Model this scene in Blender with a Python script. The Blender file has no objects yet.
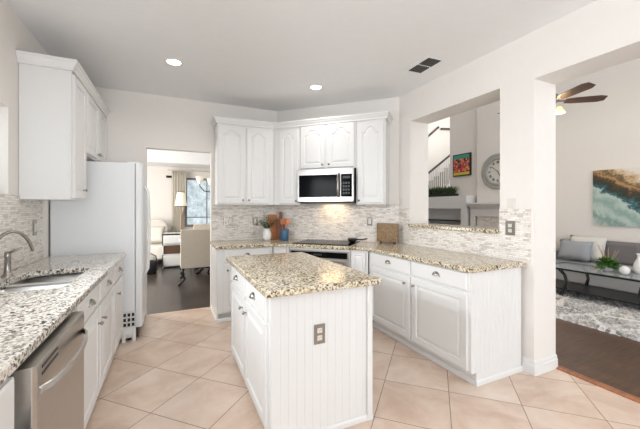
import bpy, bmesh, math, random
from mathutils import Vector, Matrix
random.seed(7)
sc = bpy.context.scene
col = sc.collection
PI = math.pi
# ------------------------------------------------------------------ camera, world, light, exposure
cam = bpy.data.cameras.new('camera'); camo = bpy.data.objects.new('camera', cam); col.objects.link(camo)
cam.sensor_width = 36; cam.lens = 36*316.5/640; cam.clip_start = .05
cam.shift_y = -(214.5-208.5)/640
camo.location = (0, 0, 1.36); camo.rotation_euler = (PI/2, 0, -0.43808)
sc.camera = camo
w = bpy.data.worlds.new('world'); sc.world = w; w.use_nodes = True
bg = w.node_tree.nodes['Background']; bg.inputs[0].default_value = (.93, .97, 1, 1); bg.inputs[1].default_value = .58
sc.view_settings.view_transform = 'Standard'; sc.view_settings.look = 'None'
sc.view_settings.gamma = 1; sc.view_settings.use_curve_mapping = False
sc.view_settings.exposure = 0.94
def area(name, loc, rot, sx, sy, p, c=(1, 1, 1)):
    l = bpy.data.lights.new(name, 'AREA'); l.shape = 'RECTANGLE'; l.size = sx; l.size_y = sy
    l.energy = p; l.color = c
    o = bpy.data.objects.new(name, l); col.objects.link(o); o.location = loc; o.rotation_euler = rot
    return o
area('added_rear_fill', (.2, -3.45, 1.1), (PI/2+.9, 0, 0), 2.0, 1.9, 54, (.86, .93, 1))  # added fill from behind the camera, tilted up to lift the ceiling
area('added_left_fill', (-1.3, -1.6, 1.3), (0, -PI/2-.8, 0), 1.7, 2.0, 45, (.82, .91, 1))  # added fill light from the unseen rear left
area('sink_window_daylight', (-1.185, 2.1, 1.77), (0, -PI/2+.4, 0), .52, .8, 12, (.9, .95, 1)).data.spread = 1.9
area('added_living_fill', (4.4, -2.8, 2.4), (PI/2, 0, -.45), 2.6, 4.0, 34, (.93, .96, 1))  # added fill for the living room, set out of view
area('added_living_top_fill', (5.0, 4.6, 6.1), (0, 0, 0), 3.6, 6.5, 26, (.93, .96, 1))  # added overhead fill just below the living room ceiling
area('added_dining_fill', (-2.3, 7.0, 1.5), (0, -PI/2, 0), 1.8, 2.2, 70, (1, .97, .93))  # added fill at the dining room's left wall, which has no window
area('added_stair_fill', (9.6, 6.8, 4.6), (PI/2*.9, 0, 0), 2.5, 1.5, 40, (1, .98, .95))  # added fill light to brighten the staircase

# ------------------------------------------------------------------ materials
def rgb(h):
    f = lambda v: (v/255/12.92) if v/255 <= .04045 else ((v/255+.055)/1.055)**2.4
    return (f(h[0]), f(h[1]), f(h[2]), 1)
class NT:
    def __init__(s, name):
        s.m = bpy.data.materials.new(name); s.m.use_nodes = True; s.t = s.m.node_tree
        s.b = s.t.nodes['Principled BSDF']
    def n(s, typ, **k):
        nd = s.t.nodes.new(typ)
        for a, v in k.items():
            if a.startswith('_'): nd.inputs[a[1:].replace('_', ' ')].default_value = v
            else: setattr(nd, a, v)
        return nd
    def l(s, a, b): s.t.links.new(a, b)
    def obj(s, scale=(1, 1, 1), rot=(0, 0, 0), loc=(0, 0, 0)):
        tc = s.n('ShaderNodeTexCoord'); mp = s.n('ShaderNodeMapping')
        mp.inputs['Scale'].default_value = scale; mp.inputs['Rotation'].default_value = rot; mp.inputs['Location'].default_value = loc
        s.l(tc.outputs['Object'], mp.inputs['Vector']); return mp.outputs['Vector']
    def noise(s, vec, scale, detail=4, rough=.55, dist=0):
        nd = s.n('ShaderNodeTexNoise'); nd.inputs['Scale'].default_value = scale; nd.inputs['Detail'].default_value = detail
        nd.inputs['Roughness'].default_value = rough; nd.inputs['Distortion'].default_value = dist
        s.l(vec, nd.inputs['Vector']); return nd.outputs['Fac']
    def ramp(s, fac, stops, interp='LINEAR'):
        r = s.n('ShaderNodeValToRGB'); r.color_ramp.interpolation = interp
        e = r.color_ramp.elements
        while len(e) < len(stops): e.new(.5)
        for i, (p, c) in enumerate(stops): e[i].position = p; e[i].color = c
        s.l(fac, r.inputs[0]); return r.outputs[0]
    def mix(s, fac, a, b, mode='MIX'):
        mx = s.n('ShaderNodeMix', data_type='RGBA', blend_type=mode)
        for sock, v in ((mx.inputs[0], fac), (mx.inputs[6], a), (mx.inputs[7], b)):
            if hasattr(v, 'links'): s.l(v, sock)
            else: sock.default_value = v
        return mx.outputs[2]
    def math(s, op, a, b=0, c=0):
        m = s.n('ShaderNodeMath', operation=op)
        for i, v in enumerate((a, b, c)):
            if hasattr(v, 'links'): s.l(v, m.inputs[i])
            else: m.inputs[i].default_value = v
        return m.outputs[0]
    def base(s, v):
        if hasattr(v, 'links'): s.l(v, s.b.inputs['Base Color'])
        else: s.b.inputs['Base Color'].default_value = v
    def bump(s, h, strength=.3, dist=.01):
        b = s.n('ShaderNodeBump'); b.inputs['Strength'].default_value = strength; b.inputs['Distance'].default_value = dist
        s.l(h, b.inputs['Height']); s.l(b.outputs[0], s.b.inputs['Normal'])
    def set(s, rough=.5, metal=0, **k):
        s.b.inputs['Roughness'].default_value = rough; s.b.inputs['Metallic'].default_value = metal
        for a, v in k.items(): s.b.inputs[a.replace('_', ' ')].default_value = v
        return s.m
def plain(name, c, rough=.5, metal=0, var=.04, scale=12, **k):
    t = NT(name); v = t.obj(); n = t.noise(v, scale)
    c = rgb(c); d = tuple(max(0, x*(1-var)) for x in c[:3])+(1,)
    t.base(t.mix(n, c, d)); return t.set(rough, metal, **k)
M = {}
M['wall'] = plain('wall_paint', (238, 233, 227), .85)
M['ceiling'] = plain('ceiling_paint', (243, 243, 243), .9)
M['cab'] = plain('white_cabinet_paint', (229, 228, 226), .38, var=.02)
M['trim'] = plain('white_trim_paint', (232, 231, 229), .4, var=.02)
M['white'] = plain('white_ceramic', (240, 240, 238), .25)
M['fridge'] = plain('white_enamel', (236, 238, 239), .3, var=.01)
M['black'] = plain('black_paint', (22, 21, 22), .35)
M['dark'] = plain('dark_metal', (52, 55, 56), .35, .5)
M['glassblack'] = plain('black_glass', (14, 15, 17), .12, Specular_IOR_Level=.03)
M['gap'] = plain('dark_gap', (40, 38, 37), .9)
def steel(name, c=(196, 192, 187), rough=.28, sc=(2, 2, 300)):
    t = NT(name); n = t.noise(t.obj(sc), 3, 3)
    t.base(t.mix(n, rgb(c), rgb(tuple(int(x*.86) for x in c)))); return t.set(rough, 1)
M['steel'] = steel('brushed_steel'); M['nickel'] = steel('brushed_nickel', (170, 166, 160), .25, (20, 20, 20))
M['sinksteel'] = steel('sink_steel', (232, 231, 229), .36, (200, 5, 5))
# granite
def granite(name, stops, sc=1.0, tint=None):
    t = NT(name); v = t.obj()
    vo = t.n('ShaderNodeTexVoronoi'); vo.inputs['Scale'].default_value = 75*sc; t.l(v, vo.inputs['Vector'])
    wn = t.n('ShaderNodeSeparateColor'); t.l(vo.outputs['Color'], wn.inputs[0])
    n1 = t.noise(v, 26*sc, 5, .65); n2 = t.noise(v, 5, 3)
    f = t.math('ADD', t.math('MULTIPLY', wn.outputs[0], .42), t.math('MULTIPLY', n1, .72))
    f = t.math('ADD', f, t.math('MULTIPLY', n2, .22)); f = t.math('SUBTRACT', f, .18)
    t.base(t.ramp(f, stops)); return t.set(.12)
M['granite'] = granite('speckled_granite_lit', [(.24, rgb((28, 26, 26))), (.32, rgb((84, 78, 72))), (.38, rgb((176, 164, 146))), (.47, rgb((222, 215, 203))), (.60, rgb((236, 233, 227))), (.72, rgb((140, 134, 126)))], 1.3)  # paler, greyer stops paint in window reflection on the left worktop
M['granite_gold'] = granite('golden_speckled_granite', [(.24, rgb((34, 30, 28))), (.32, rgb((92, 76, 56))), (.39, rgb((172, 150, 112))), (.48, rgb((212, 198, 166))), (.60, rgb((232, 226, 210))), (.72, rgb((128, 110, 88)))], 1.15)
# tile floor
def tiles():
    t = NT('travertine_tiles'); v = t.obj(); sx = t.n('ShaderNodeSeparateXYZ'); t.l(v, sx.inputs[0])
    X, Y = sx.outputs[0], sx.outputs[1]
    u = t.math('DIVIDE', t.math('ADD', t.math('ADD', X, Y), -2.92+66.3), .663)
    q = t.math('DIVIDE', t.math('ADD', t.math('SUBTRACT', Y, X), .14+66.3), .663)
    def edge(a): return t.math('ABSOLUTE', t.math('SUBTRACT', t.math('FRACT', a), .5))
    e = t.math('MAXIMUM', edge(u), edge(q)); g = t.math('GREATER_THAN', e, .4945)
    cv = t.n('ShaderNodeCombineXYZ'); t.l(t.math('FLOOR', u), cv.inputs[0]); t.l(t.math('FLOOR', q), cv.inputs[1])
    wn = t.n('ShaderNodeTexWhiteNoise', noise_dimensions='3D'); t.l(cv.outputs[0], wn.inputs['Vector'])
    off = t.n('ShaderNodeVectorMath', operation='ADD'); t.l(v, off.inputs[0])
    sc_ = t.n('ShaderNodeVectorMath', operation='SCALE'); t.l(wn.outputs['Color'], sc_.inputs[0]); sc_.inputs['Scale'].default_value = 20; t.l(sc_.outputs[0], off.inputs[1])
    n = t.noise(off.outputs[0], 3.2, 7, .62, .6)
    c = t.ramp(n, [(.3, rgb((208, 180, 160))), (.5, rgb((226, 204, 186))), (.7, rgb((237, 221, 207)))])
    c = t.mix(t.math('MULTIPLY', wn.outputs['Value'], .22), c, rgb((196, 160, 134)))
    t.base(t.mix(g, c, rgb((140, 112, 92)))); t.bump(t.math('SUBTRACT', 1, g), .3, .003)
    return t.set(.34)
M['tile'] = tiles()
def wood(name, a, b, pw=.12, pl=1.1, rot=0, rough=.3):
    t = NT(name); v = t.obj(rot=(0, 0, rot))
    br = t.n('ShaderNodeTexBrick'); br.inputs['Scale'].default_value = 1; br.inputs['Brick Width'].default_value = pl; br.inputs['Row Height'].default_value = pw
    br.inputs['Mortar Size'].default_value = .0018; br.inputs['Color1'].default_value = rgb(a); br.inputs['Color2'].default_value = rgb(b); br.inputs['Mortar'].default_value = rgb(tuple(int(x*.4) for x in a)); br.inputs['Bias'].default_value = 0
    t.l(v, br.inputs['Vector'])
    mp = t.obj(scale=(1.2, 14, 14), rot=(0, 0, rot)); n = t.noise(mp, 3, 6, .65, .4)
    t.base(t.mix(.5, br.outputs[0], t.ramp(n, [(.3, rgb(tuple(int(x*.55) for x in a))), (.7, rgb(tuple(min(255, int(x*1.35)) for x in b)))]))); return t.set(rough)
M['wood'] = wood('dark_wood_floor', (70, 48, 38), (94, 66, 50), rot=PI/2)
M['wood_dining'] = wood('espresso_wood_floor', (46, 40, 38), (70, 61, 56), rot=PI/2)
M['wood_strip'] = wood('reddish_wood', (140, 88, 58), (160, 104, 70), .3, 3, PI/2)
M['board'] = wood('chestnut_wood', (178, 104, 60), (196, 124, 76), .5, 3, 0, .45)
M['board_dark'] = wood('walnut_wood', (120, 66, 40), (140, 80, 50), .5, 3, 0, .45)
M['fanwood'] = wood('fan_walnut', (74, 54, 46), (84, 62, 52), .5, 3, 0, .3)
# stacked stone mosaic
def splash(name, tint=1.0):
    t = NT(name); tc = t.n('ShaderNodeTexCoord'); sx = t.n('ShaderNodeSeparateXYZ'); t.l(tc.outputs['Object'], sx.inputs[0])
    cb = t.n('ShaderNodeCombineXYZ'); t.l(sx.outputs[0], cb.inputs[0]); t.l(sx.outputs[2], cb.inputs[1])
    br = t.n('ShaderNodeTexBrick'); br.offset = .37; br.squash = .7; br.squash_frequency = 3
    for k, vv in (('Scale', 1), ('Brick Width', .075), ('Row Height', .0165), ('Mortar Size', .0011), ('Bias', .1)): br.inputs[k].default_value = vv
    br.inputs['Color1'].default_value = (0, 0, 0, 1); br.inputs['Color2'].default_value = (1, 1, 1, 1); br.inputs['Mortar'].default_value = (.42, .42, .42, 1)
    t.l(cb.outputs[0], br.inputs['Vector'])
    n = t.noise(cb.outputs[0], 30, 4, .7)
    bw = t.n('ShaderNodeSeparateColor'); t.l(br.outputs[0], bw.inputs[0])
    f = t.math('ADD', t.math('MULTIPLY', bw.outputs[0], .5), t.math('MULTIPLY', n, .5))
    k = lambda c: rgb(tuple(int(x*tint) for x in c))
    c = t.ramp(f, [(.2, k((178, 166, 154))), (.32, k((246, 242, 236))), (.48, k((230, 221, 211))), (.62, k((251, 248, 243))), (.74, k((200, 190, 180))), (.85, k((245, 239, 230)))])
    t.base(t.mix(br.outputs['Fac'], c, k((196, 188, 180)))); t.bump(f, .8, .008); return t.set(.35)
M['splash'] = splash('stacked_marble_mosaic')
M['splash_far'] = splash('white_marble_mosaic', 1.0)
def emis(name, c, s):
    t = NT(name); t.base(rgb(c)); t.b.inputs['Emission Color'].default_value = rgb(c); t.b.inputs['Emission Strength'].default_value = s
    n = t.noise(t.obj(), 5); return t.set(.5)
M['lamp'] = emis('lit_lamp', (255, 246, 230), 5); M['shade'] = emis('lit_lamp_shade', (246, 236, 216), .15)
M['globe'] = emis('lit_frosted_glass', (255, 208, 140), .9)
def glass(name, c=(225, 235, 235), rough=.02, alpha=None):
    t = NT(name); n = t.noise(t.obj(), 4); t.base(t.mix(n, rgb(c), rgb(c)))
    if alpha is not None: t.b.inputs['Alpha'].default_value = alpha; return t.set(rough)
    return t.set(rough, 0, Transmission_Weight=1.0, IOR=1.05)
M['pane'] = glass('window_glass', (250, 252, 252), .0, .12)
M['tglass'] = glass('table_glass', (190, 198, 200), .04, .5)
def fabric(name, c, sc=90, rough=.95, bump=.25):
    t = NT(name); v = t.obj(); n = t.noise(v, sc, 3, .7)
    t.base(t.mix(n, rgb(c), rgb(tuple(int(x*.85) for x in c)))); t.bump(n, bump, .004); return t.set(rough)
M['cream'] = fabric('cream_slipcover', (222, 212, 196)); M['ivory'] = fabric('ivory_fabric', (238, 233, 224)); M['curtain'] = fabric('sheer_curtain', (228, 220, 206))
M['sofa'] = fabric('grey_tweed', (184, 184, 185)); M['cushion'] = fabric('slate_grey_cushion', (172, 177, 183)); M['dcushion'] = fabric('charcoal_cushion', (132, 128, 129)); M['fluff'] = fabric('white_faux_fur', (236, 233, 226), 60, 1, .8)
M['carpet'] = fabric('beige_stair_carpet', (186, 178, 160)); M['leaf'] = plain('leaf_green', (84, 112, 58), .5, var=.4, scale=40); M['grass'] = plain('grass_green', (72, 100, 54), .6, var=.5, scale=60)
M['brightleaf'] = plain('fresh_leaf', (84, 140, 50), .5, var=.4, scale=40); M['twig'] = plain('twig', (190, 156, 120), .7)
M['blue'] = plain('blue_glaze', (60, 104, 140), .2, var=.25, scale=20); M['spoon'] = plain('spoon_wood', (190, 120, 84), .6); M['copper'] = plain('copper', (196, 120, 84), .3, .6)
M['beige'] = plain('beige_wall_paint', (206, 190, 172), .85); M['plastic'] = plain('almond_plastic', (226, 222, 214), .4); M['brown'] = plain('brown_wicker', (112, 80, 62), .7, var=.4, scale=50)
def rugm():
    t = NT('shag_rug'); v = t.obj(); n = t.noise(v, 22, 5, .75); n2 = t.noise(v, 3.5, 4, .6, 1.2)
    wv = t.n('ShaderNodeTexVoronoi', feature='DISTANCE_TO_EDGE'); wv.inputs['Scale'].default_value = 1.9; t.l(v, wv.inputs['Vector'])
    line = t.math('LESS_THAN', wv.outputs['Distance'], .035)
    c = t.ramp(t.math('ADD', t.math('MULTIPLY', n, .75), t.math('MULTIPLY', n2, .4)), [(.38, rgb((96, 96, 98))), (.52, rgb((172, 170, 168))), (.66, rgb((226, 224, 221)))])
    t.base(t.mix(line, c, rgb((232, 230, 227)))); return t.set(1)
M['rug'] = rugm()
def paintm():
    t = NT('abstract_wave_paint'); v = t.obj(); sx = t.n('ShaderNodeSeparateXYZ'); t.l(v, sx.inputs[0])
    n = t.noise(v, 2.2, 7, .65, 1.0); n2 = t.noise(v, 11, 6, .75)
    d = t.math('ADD', t.math('MULTIPLY', sx.outputs[0], .62), sx.outputs[2])
    d = t.math('ADD', d, t.math('MULTIPLY', t.math('SUBTRACT', n, .5), .55)); d = t.math('ADD', d, t.math('MULTIPLY', t.math('SUBTRACT', n2, .5), .4)); d = t.math('MULTIPLY', d, .7)
    c = t.ramp(d, [(.02, rgb((206, 214, 206))), (.14, rgb((128, 156, 150))), (.24, rgb((192, 208, 200))), (.36, rgb((146, 174, 166))), (.47, rgb((196, 212, 204))), (.51, rgb((66, 112, 120))), (.58, rgb((48, 56, 46))), (.66, rgb((92, 72, 50))), (.71, rgb((190, 152, 104))), (.76, rgb((92, 76, 56))), (.82, rgb((206, 176, 134))), (.90, rgb((232, 226, 216)))])
    t.base(c); return t.set(.6)
M['painting'] = paintm()
def pictm():
    t = NT('colourful_folk_paint'); v = t.obj(); sx = t.n('ShaderNodeSeparateXYZ'); t.l(v, sx.inputs[0])
    vo = t.n('ShaderNodeTexVoronoi', distance='MANHATTAN'); vo.inputs['Scale'].default_value = 26; t.l(v, vo.inputs['Vector'])
    s = t.n('ShaderNodeSeparateColor'); t.l(vo.outputs['Color'], s.inputs[0])
    c = t.ramp(s.outputs[0], [(0, rgb((200, 60, 70))), (.18, rgb((226, 128, 84))), (.32, rgb((40, 34, 36))), (.5, rgb((222, 172, 84))), (.6, rgb((206, 92, 122))), (.75, rgb((50, 70, 66))), (.88, rgb((220, 90, 50)))], 'CONSTANT')
    z = t.math('GREATER_THAN', sx.outputs[2], .47); c = t.mix(z, c, rgb((70, 150, 134)))
    z2 = t.math('LESS_THAN', sx.outputs[2], .1); c = t.mix(z2, c, rgb((206, 190, 60))); t.base(c); return t.set(.5)
M['pict'] = pictm()
def blackboardm():
    t = NT('carved_burl_wood'); v = t.obj(); n = t.noise(v, 14, 6, .6, 2.5)
    t.base(t.ramp(n, [(.3, rgb((72, 50, 34))), (.48, rgb((156, 126, 88))), (.6, rgb((96, 70, 46))), (.75, rgb((190, 164, 126)))])); t.bump(n, .5, .006); return t.set(.4)
M['burl'] = blackboardm()
def skym():
    t = NT('garden_view'); v = t.obj(); n = t.noise(v, 5, 6, .7)
    c = t.ramp(n, [(.35, rgb((132, 146, 150))), (.55, rgb((184, 198, 205))), (.7, rgb((214, 226, 234)))])
    t.base(c); t.l(c, t.b.inputs['Emission Color']); t.b.inputs['Emission Strength'].default_value = .35; return t.set(1)
M['garden'] = skym()

# ------------------------------------------------------------------ mesh helpers
class MB:
    def __init__(s): s.bm = bmesh.new()
    def box(s, x0, x1, y0, y1, z0, z1, mat=None):
        r = bmesh.ops.create_cube(s.bm, size=1); vs = r['verts']
        bmesh.ops.scale(s.bm, vec=(abs(x1-x0), abs(y1-y0), abs(z1-z0)), verts=vs)
        bmesh.ops.translate(s.bm, vec=((x0+x1)/2, (y0+y1)/2, (z0+z1)/2), verts=vs)
        if mat: bmesh.ops.transform(s.bm, matrix=mat, verts=vs)
        return s
    def prism(s, pts, a, b, axis='z'):
        f = {'z': lambda p, t: (p[0], p[1], t), 'y': lambda p, t: (p[0], t, p[1]), 'x': lambda p, t: (t, p[0], p[1])}[axis]
        v0 = [s.bm.verts.new(f(p, a)) for p in pts]; v1 = [s.bm.verts.new(f(p, b)) for p in pts]
        n = len(pts)
        for i in range(n): s.bm.faces.new((v0[i], v0[(i+1) % n], v1[(i+1) % n], v1[i]))
        s.bm.faces.new(v0[::-1]); s.bm.faces.new(v1); return s
    def lathe(s, prof, c=(0, 0, 0), seg=20, axis='z', ang=2*PI):
        full = abs(ang-2*PI) < 1e-6; rings = []
        for r, z in prof:
            ring = []
            for i in range(seg if full else seg+1):
                t = ang*i/seg; a, b = max(r, 1e-5)*math.cos(t), max(r, 1e-5)*math.sin(t)
                p = {'z': (a, b, z), 'y': (a, z, b), 'x': (z, a, b)}[axis]
                ring.append(s.bm.verts.new((p[0]+c[0], p[1]+c[1], p[2]+c[2])))
            rings.append(ring)
        for k in range(len(rings)-1):
            n = len(rings[k])
            for i in range(n if full else n-1):
                j = (i+1) % n; s.bm.faces.new((rings[k][i], rings[k][j], rings[k+1][j], rings[k+1][i]))
        return s
    def tube(s, pts, r, seg=8, caps=True):
        pts = [Vector(p) for p in pts]; rs = r if isinstance(r, (list, tuple)) else [r]*len(pts); rings = []
        up = Vector((0, 0, 1)); prev = None
        for i, p in enumerate(pts):
            d = (pts[min(i+1, len(pts)-1)]-pts[max(i-1, 0)]).normalized()
            if prev is None: n = d.orthogonal().normalized()
            else: n = (prev-d*prev.dot(d)).normalized()
            prev = n; b = d.cross(n)
            rings.append([s.bm.verts.new(p+(n*math.cos(2*PI*k/seg)+b*math.sin(2*PI*k/seg))*rs[i]) for k in range(seg)])
        for k in range(len(rings)-1):
            for i in range(seg):
                j = (i+1) % seg; s.bm.faces.new((rings[k][i], rings[k][j], rings[k+1][j], rings[k+1][i]))
        if caps: s.bm.faces.new(rings[0][::-1]); s.bm.faces.new(rings[-1])
        return s
    def rings(s, rr, close0=False, close1=True):
        vv = [[s.bm.verts.new(p) for p in r] for r in rr]
        for k in range(len(vv)-1):
            n = len(vv[k])
            for i in range(n):
                j = (i+1) % n; s.bm.faces.new((vv[k][i], vv[k][j], vv[k+1][j], vv[k+1][i]))
        if close0: s.bm.faces.new(vv[0][::-1])
        if close1: s.bm.faces.new(vv[-1])
        return s
    def sweep(s, path, prof, side=1):
        """profile (offset, z) swept along an open 2D path; side=+1 offsets to the right of travel"""
        P = [Vector(p) for p in path]; rings = []
        for i, p in enumerate(P):
            ds = []
            if i > 0: ds.append((P[i]-P[i-1]).normalized())
            if i < len(P)-1: ds.append((P[i+1]-P[i]).normalized())
            ns = [Vector((d.y, -d.x))*side for d in ds]
            n = sum(ns, Vector((0, 0))); n.normalize(); k = 1/max(.3, n.dot(ns[0]))
            rings.append([s.bm.verts.new((p.x+n.x*o*k, p.y+n.y*o*k, z)) for o, z in prof])
        for k in range(len(rings)-1):
            n = len(prof)
            for i in range(n):
                j = (i+1) % n; s.bm.faces.new((rings[k][i], rings[k][j], rings[k+1][j], rings[k+1][i]))
        s.bm.faces.new(rings[0][::-1]); s.bm.faces.new(rings[-1]); return s
    def leaf(s, p, d, L, wd, bend=.2):
        p = Vector(p); d = Vector(d).normalized(); side = d.cross(Vector((0, 0, 1)))
        if side.length < .05: side = Vector((1, 0, 0))
        side.normalize(); dn = Vector((0, 0, -1))
        pts = []
        for t, wf in ((0, .15), (.35, 1), (.7, .8), (1, .05)):
            c = p+d*L*t+dn*bend*L*t*t; pts.append((s.bm.verts.new(c-side*wd*wf/2), s.bm.verts.new(c+side*wd*wf/2)))
        for a, b in zip(pts, pts[1:]): s.bm.faces.new((a[0], a[1], b[1], b[0]))
        return s
    def build(s, name, mat, parent=None, bevel=0, smooth=False, loc=None, rz=0, sub=0):
        bmesh.ops.recalc_face_normals(s.bm, faces=s.bm.faces)
        me = bpy.data.meshes.new(name); s.bm.to_mesh(me); s.bm.free()
        me.materials.append(M[mat] if isinstance(mat, str) else mat)
        o = bpy.data.objects.new(name, me); col.objects.link(o)
        if parent is not None: o.parent = parent
        if loc is not None: o.location = loc
        o.rotation_euler.z = rz
        if bevel:
            b = o.modifiers.new('bevel', 'BEVEL'); b.width = bevel; b.segments = 2; b.limit_method = 'ANGLE'; b.angle_limit = .7
        if sub:
            b = o.modifiers.new('sub', 'SUBSURF'); b.levels = sub; b.render_levels = sub
        if smooth:
            for f in me.polygons: f.use_smooth = True
        return o
def tag(o, label=None, cat=None, group=None, kind=None):
    if label: o['label'] = label
    if cat: o['category'] = cat
    if group: o['group'] = group
    if kind: o['kind'] = kind
    return o
def thing(name, label, cat, loc, rz=0, group=None):
    o = bpy.data.objects.new(name, None); col.objects.link(o); o.empty_display_size = .1
    o.location = loc; o.rotation_euler.z = rz; return tag(o, label, cat, group)
def struct(name, mb, mat, **k):
    return tag(mb.build(name, mat, **k), kind='structure')
def copy_tree(o, parent=None):
    c = o.copy(); col.objects.link(c); c.parent = parent
    for ch in [x for x in col.objects if x.parent == o]: copy_tree(ch, c)
    return c

# ------------------------------------------------------------------ SETTING
CZ = 2.81; LX = -1.05; BY = 4.55; RX = 2.68; RX2 = 2.98; YS = -3.5; LZ = 6.2; WX = 7.15
struct('floor', MB().box(LX-.15, RX2, YS, BY+.06, -.1, 0), 'tile')
struct('floor_dining', MB().box(-2.5, RX2, BY+.06, 9.75, -.1, 0), 'wood_dining')
struct('floor_living', MB().box(RX2, 12, YS, 11, -.1, 0), 'wood')
struct('trim_1', MB().prism([(RX2-.03, 0), (RX2+.05, 0), (RX2+.05, .006), (RX2+.01, .012), (RX2-.02, .01)], YS, 1.6, 'y'), 'wood_strip')
struct('ceiling', MB().box(LX-.15, RX2, YS, BY+.12, CZ, CZ+.12), 'ceiling')
# left wall with the window above the sink
WY0, WY1, WZ0, WZ1 = 1.7, 2.97, 1.46, 2.08
struct('wall_left', MB().box(LX-.15, LX, YS, -2.6, 0, CZ).box(LX-.15, LX, -2.6, -.62, 0, .4).box(LX-.15, LX, -2.6, -.62, 2.2, CZ).box(LX-.15, LX, -.62, WY0, 0, CZ).box(LX-.15, LX, WY1, BY, 0, CZ).box(LX-.15, LX, WY0, WY1, 0, WZ0).box(LX-.15, LX, WY0, WY1, WZ1, CZ), 'wall')  # unseen rear opening added to let side light in
wn = tag(MB().box(LX-.13, LX-.08, WY0, WY0+.05, WZ0, WZ1).box(LX-.13, LX-.08, WY1-.05, WY1, WZ0, WZ1).box(LX-.13, LX-.08, WY0, WY1, WZ0, WZ0+.05).box(LX-.13, LX-.08, WY0, WY1, WZ1-.05, WZ1).build('window_1', 'trim'), kind='structure')
MB().box(LX-.11, LX-.105, WY0+.05, WY1-.05, WZ0+.05, WZ1-.05).build('pane', 'pane', wn)
struct('wall_south', MB().box(LX-.15, -.9, YS-.12, YS, 0, CZ)  .box(1.3, RX2, YS-.12, YS, 0, CZ).box(-.9, 1.3, YS-.12, YS, 2.15, CZ), 'wall')  # unseen wall added to bounce light; its opening placed to brighten the left
# back wall with doorway
DX0, DX1, DZ = -.29, .487, 2.13
struct('wall_back', MB().box(LX-.15, DX0, BY, BY+.12, 0, CZ).box(DX0, DX1, BY, BY+.12, DZ, CZ).box(DX1, 1.42, BY, BY+.12, 0, CZ), 'wall')
struct('wall_corner', MB().prism([(1.42, BY), (RX, 3.29), (RX+.12, 3.29), (RX+.12, 3.36), (1.50, BY+.12), (1.42, BY+.12)], 0, CZ), 'wall')
struct('wall_right', MB().box(RX, RX2, 1.6, 1.896, 0, CZ).box(RX, RX2, 3.085, 3.29, 0, CZ).box(RX, RX2, 1.896, 3.085, 0, 1.13)
       .box(RX, RX2, 1.896, 3.085, 2.445, CZ).box(RX, RX2, YS, 1.6, 2.42, CZ), 'wall')
struct('wall_upper', MB().box(RX, RX2, YS, 9.7, CZ, LZ).box(RX+.12, RX2, 3.29, 9.7, 0, CZ), 'wall')
struct('baseboard_right', MB().sweep([(RX, 1.697), (RX, 1.6), (RX2, 1.6)], [(0, 0), (.018, 0), (.018, .075), (.012, .085), (.012, .1), (.004, .115), (0, .115)], side=1), 'trim')
struct('baseboard_back', MB().box(DX1, .515, BY-.014, BY, 0, .1), 'trim')
# dining room shell
struct('wall_dining', MB().box(-2.62, -2.5, BY+.12, 9.6, 0, 2.9).box(-2.5, .33, 9.6, 9.72, 0, 2.9).box(1.5, RX+.12, 9.6, 9.72, 0, 2.9).box(.33, 1.5, 9.6, 9.72, 0, .85).box(.33, 1.5, 9.6, 9.72, 2.22, 2.9), 'ivory_wall' if 'ivory_wall' in M else 'wall')
struct('ceiling_dining', MB().box(-2.5, RX2, BY+.12, 9.72, 2.9, 3.0).box(-2.5, RX, 8.7, 9.6, 2.5, 2.9).box(-2.5, -1.6, 5.2, 8.7, 2.5, 2.9), 'ceiling')
wn = tag(MB().box(.33, .39, 9.58, 9.64, .85, 2.22).box(1.44, 1.5, 9.58, 9.64, .85, 2.22).box(.33, 1.5, 9.58, 9.64, 2.16, 2.22).box(.33, 1.5, 9.56, 9.64, .85, .91).box(.33, 1.5, 9.6, 9.63, 1.1, 1.125).box(.90, .925, 9.6, 9.63, .9, 2.2).build('window_2', plain('grey_window_frame', (132, 127, 122), .5)), kind='structure')
MB().box(.39, 1.44, 9.612, 9.618, .9, 2.17).build('pane', 'pane', wn)
# living room shell
struct('wall_living', MB().box(WX, WX+.15, YS, 6.57, 0, LZ), 'wall')
struct('wall_chimney', MB().box(7.0, WX-.001, 3.95, 5.57, 0, LZ), 'wall')
struct('wall_stairs', MB().box(RX2, 12, 9.7, 9.85, 0, LZ).box(11.9, 12, 6, 9.7, 0, LZ), 'wall')
struct('ceiling_living', MB().box(RX, 12, YS, 9.85, LZ, LZ+.1), 'ceiling')
struct('baseboard_living', MB().box(WX-.015, WX, YS, 3.95, 0, .12), 'trim')

# ---- backsplashes (local x along the wall, z up)
def splashpiece(name, loc, rz, boxes, mat='splash'):
    mb = MB()
    for b in boxes: mb.box(*b)
    return struct(name, mb, mat, loc=loc, rz=rz)
splashpiece('trim_2', (LX, 0, 0), PI/2, [(-1, 3.6, -.012, 0, .915, 1.46)])
splashpiece('trim_3', (.5, BY, 0), 0, [(0, .92, -.012, 0, .915, 1.41)])
dl = math.hypot(RX-1.42, BY-3.29)
splashpiece('trim_4', (1.42, BY, 0), -PI/4, [(0, dl, -.012, 0, .915, 1.41)])
splashpiece('trim_5', (RX, 3.29, 0), -PI/2, [(0, .205, -.012, 0, .915, 1.36), (.205, 1.394, -.012, 0, .915, 1.13), (1.394, 1.665, -.012, 0, .915, 1.36)])

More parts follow.
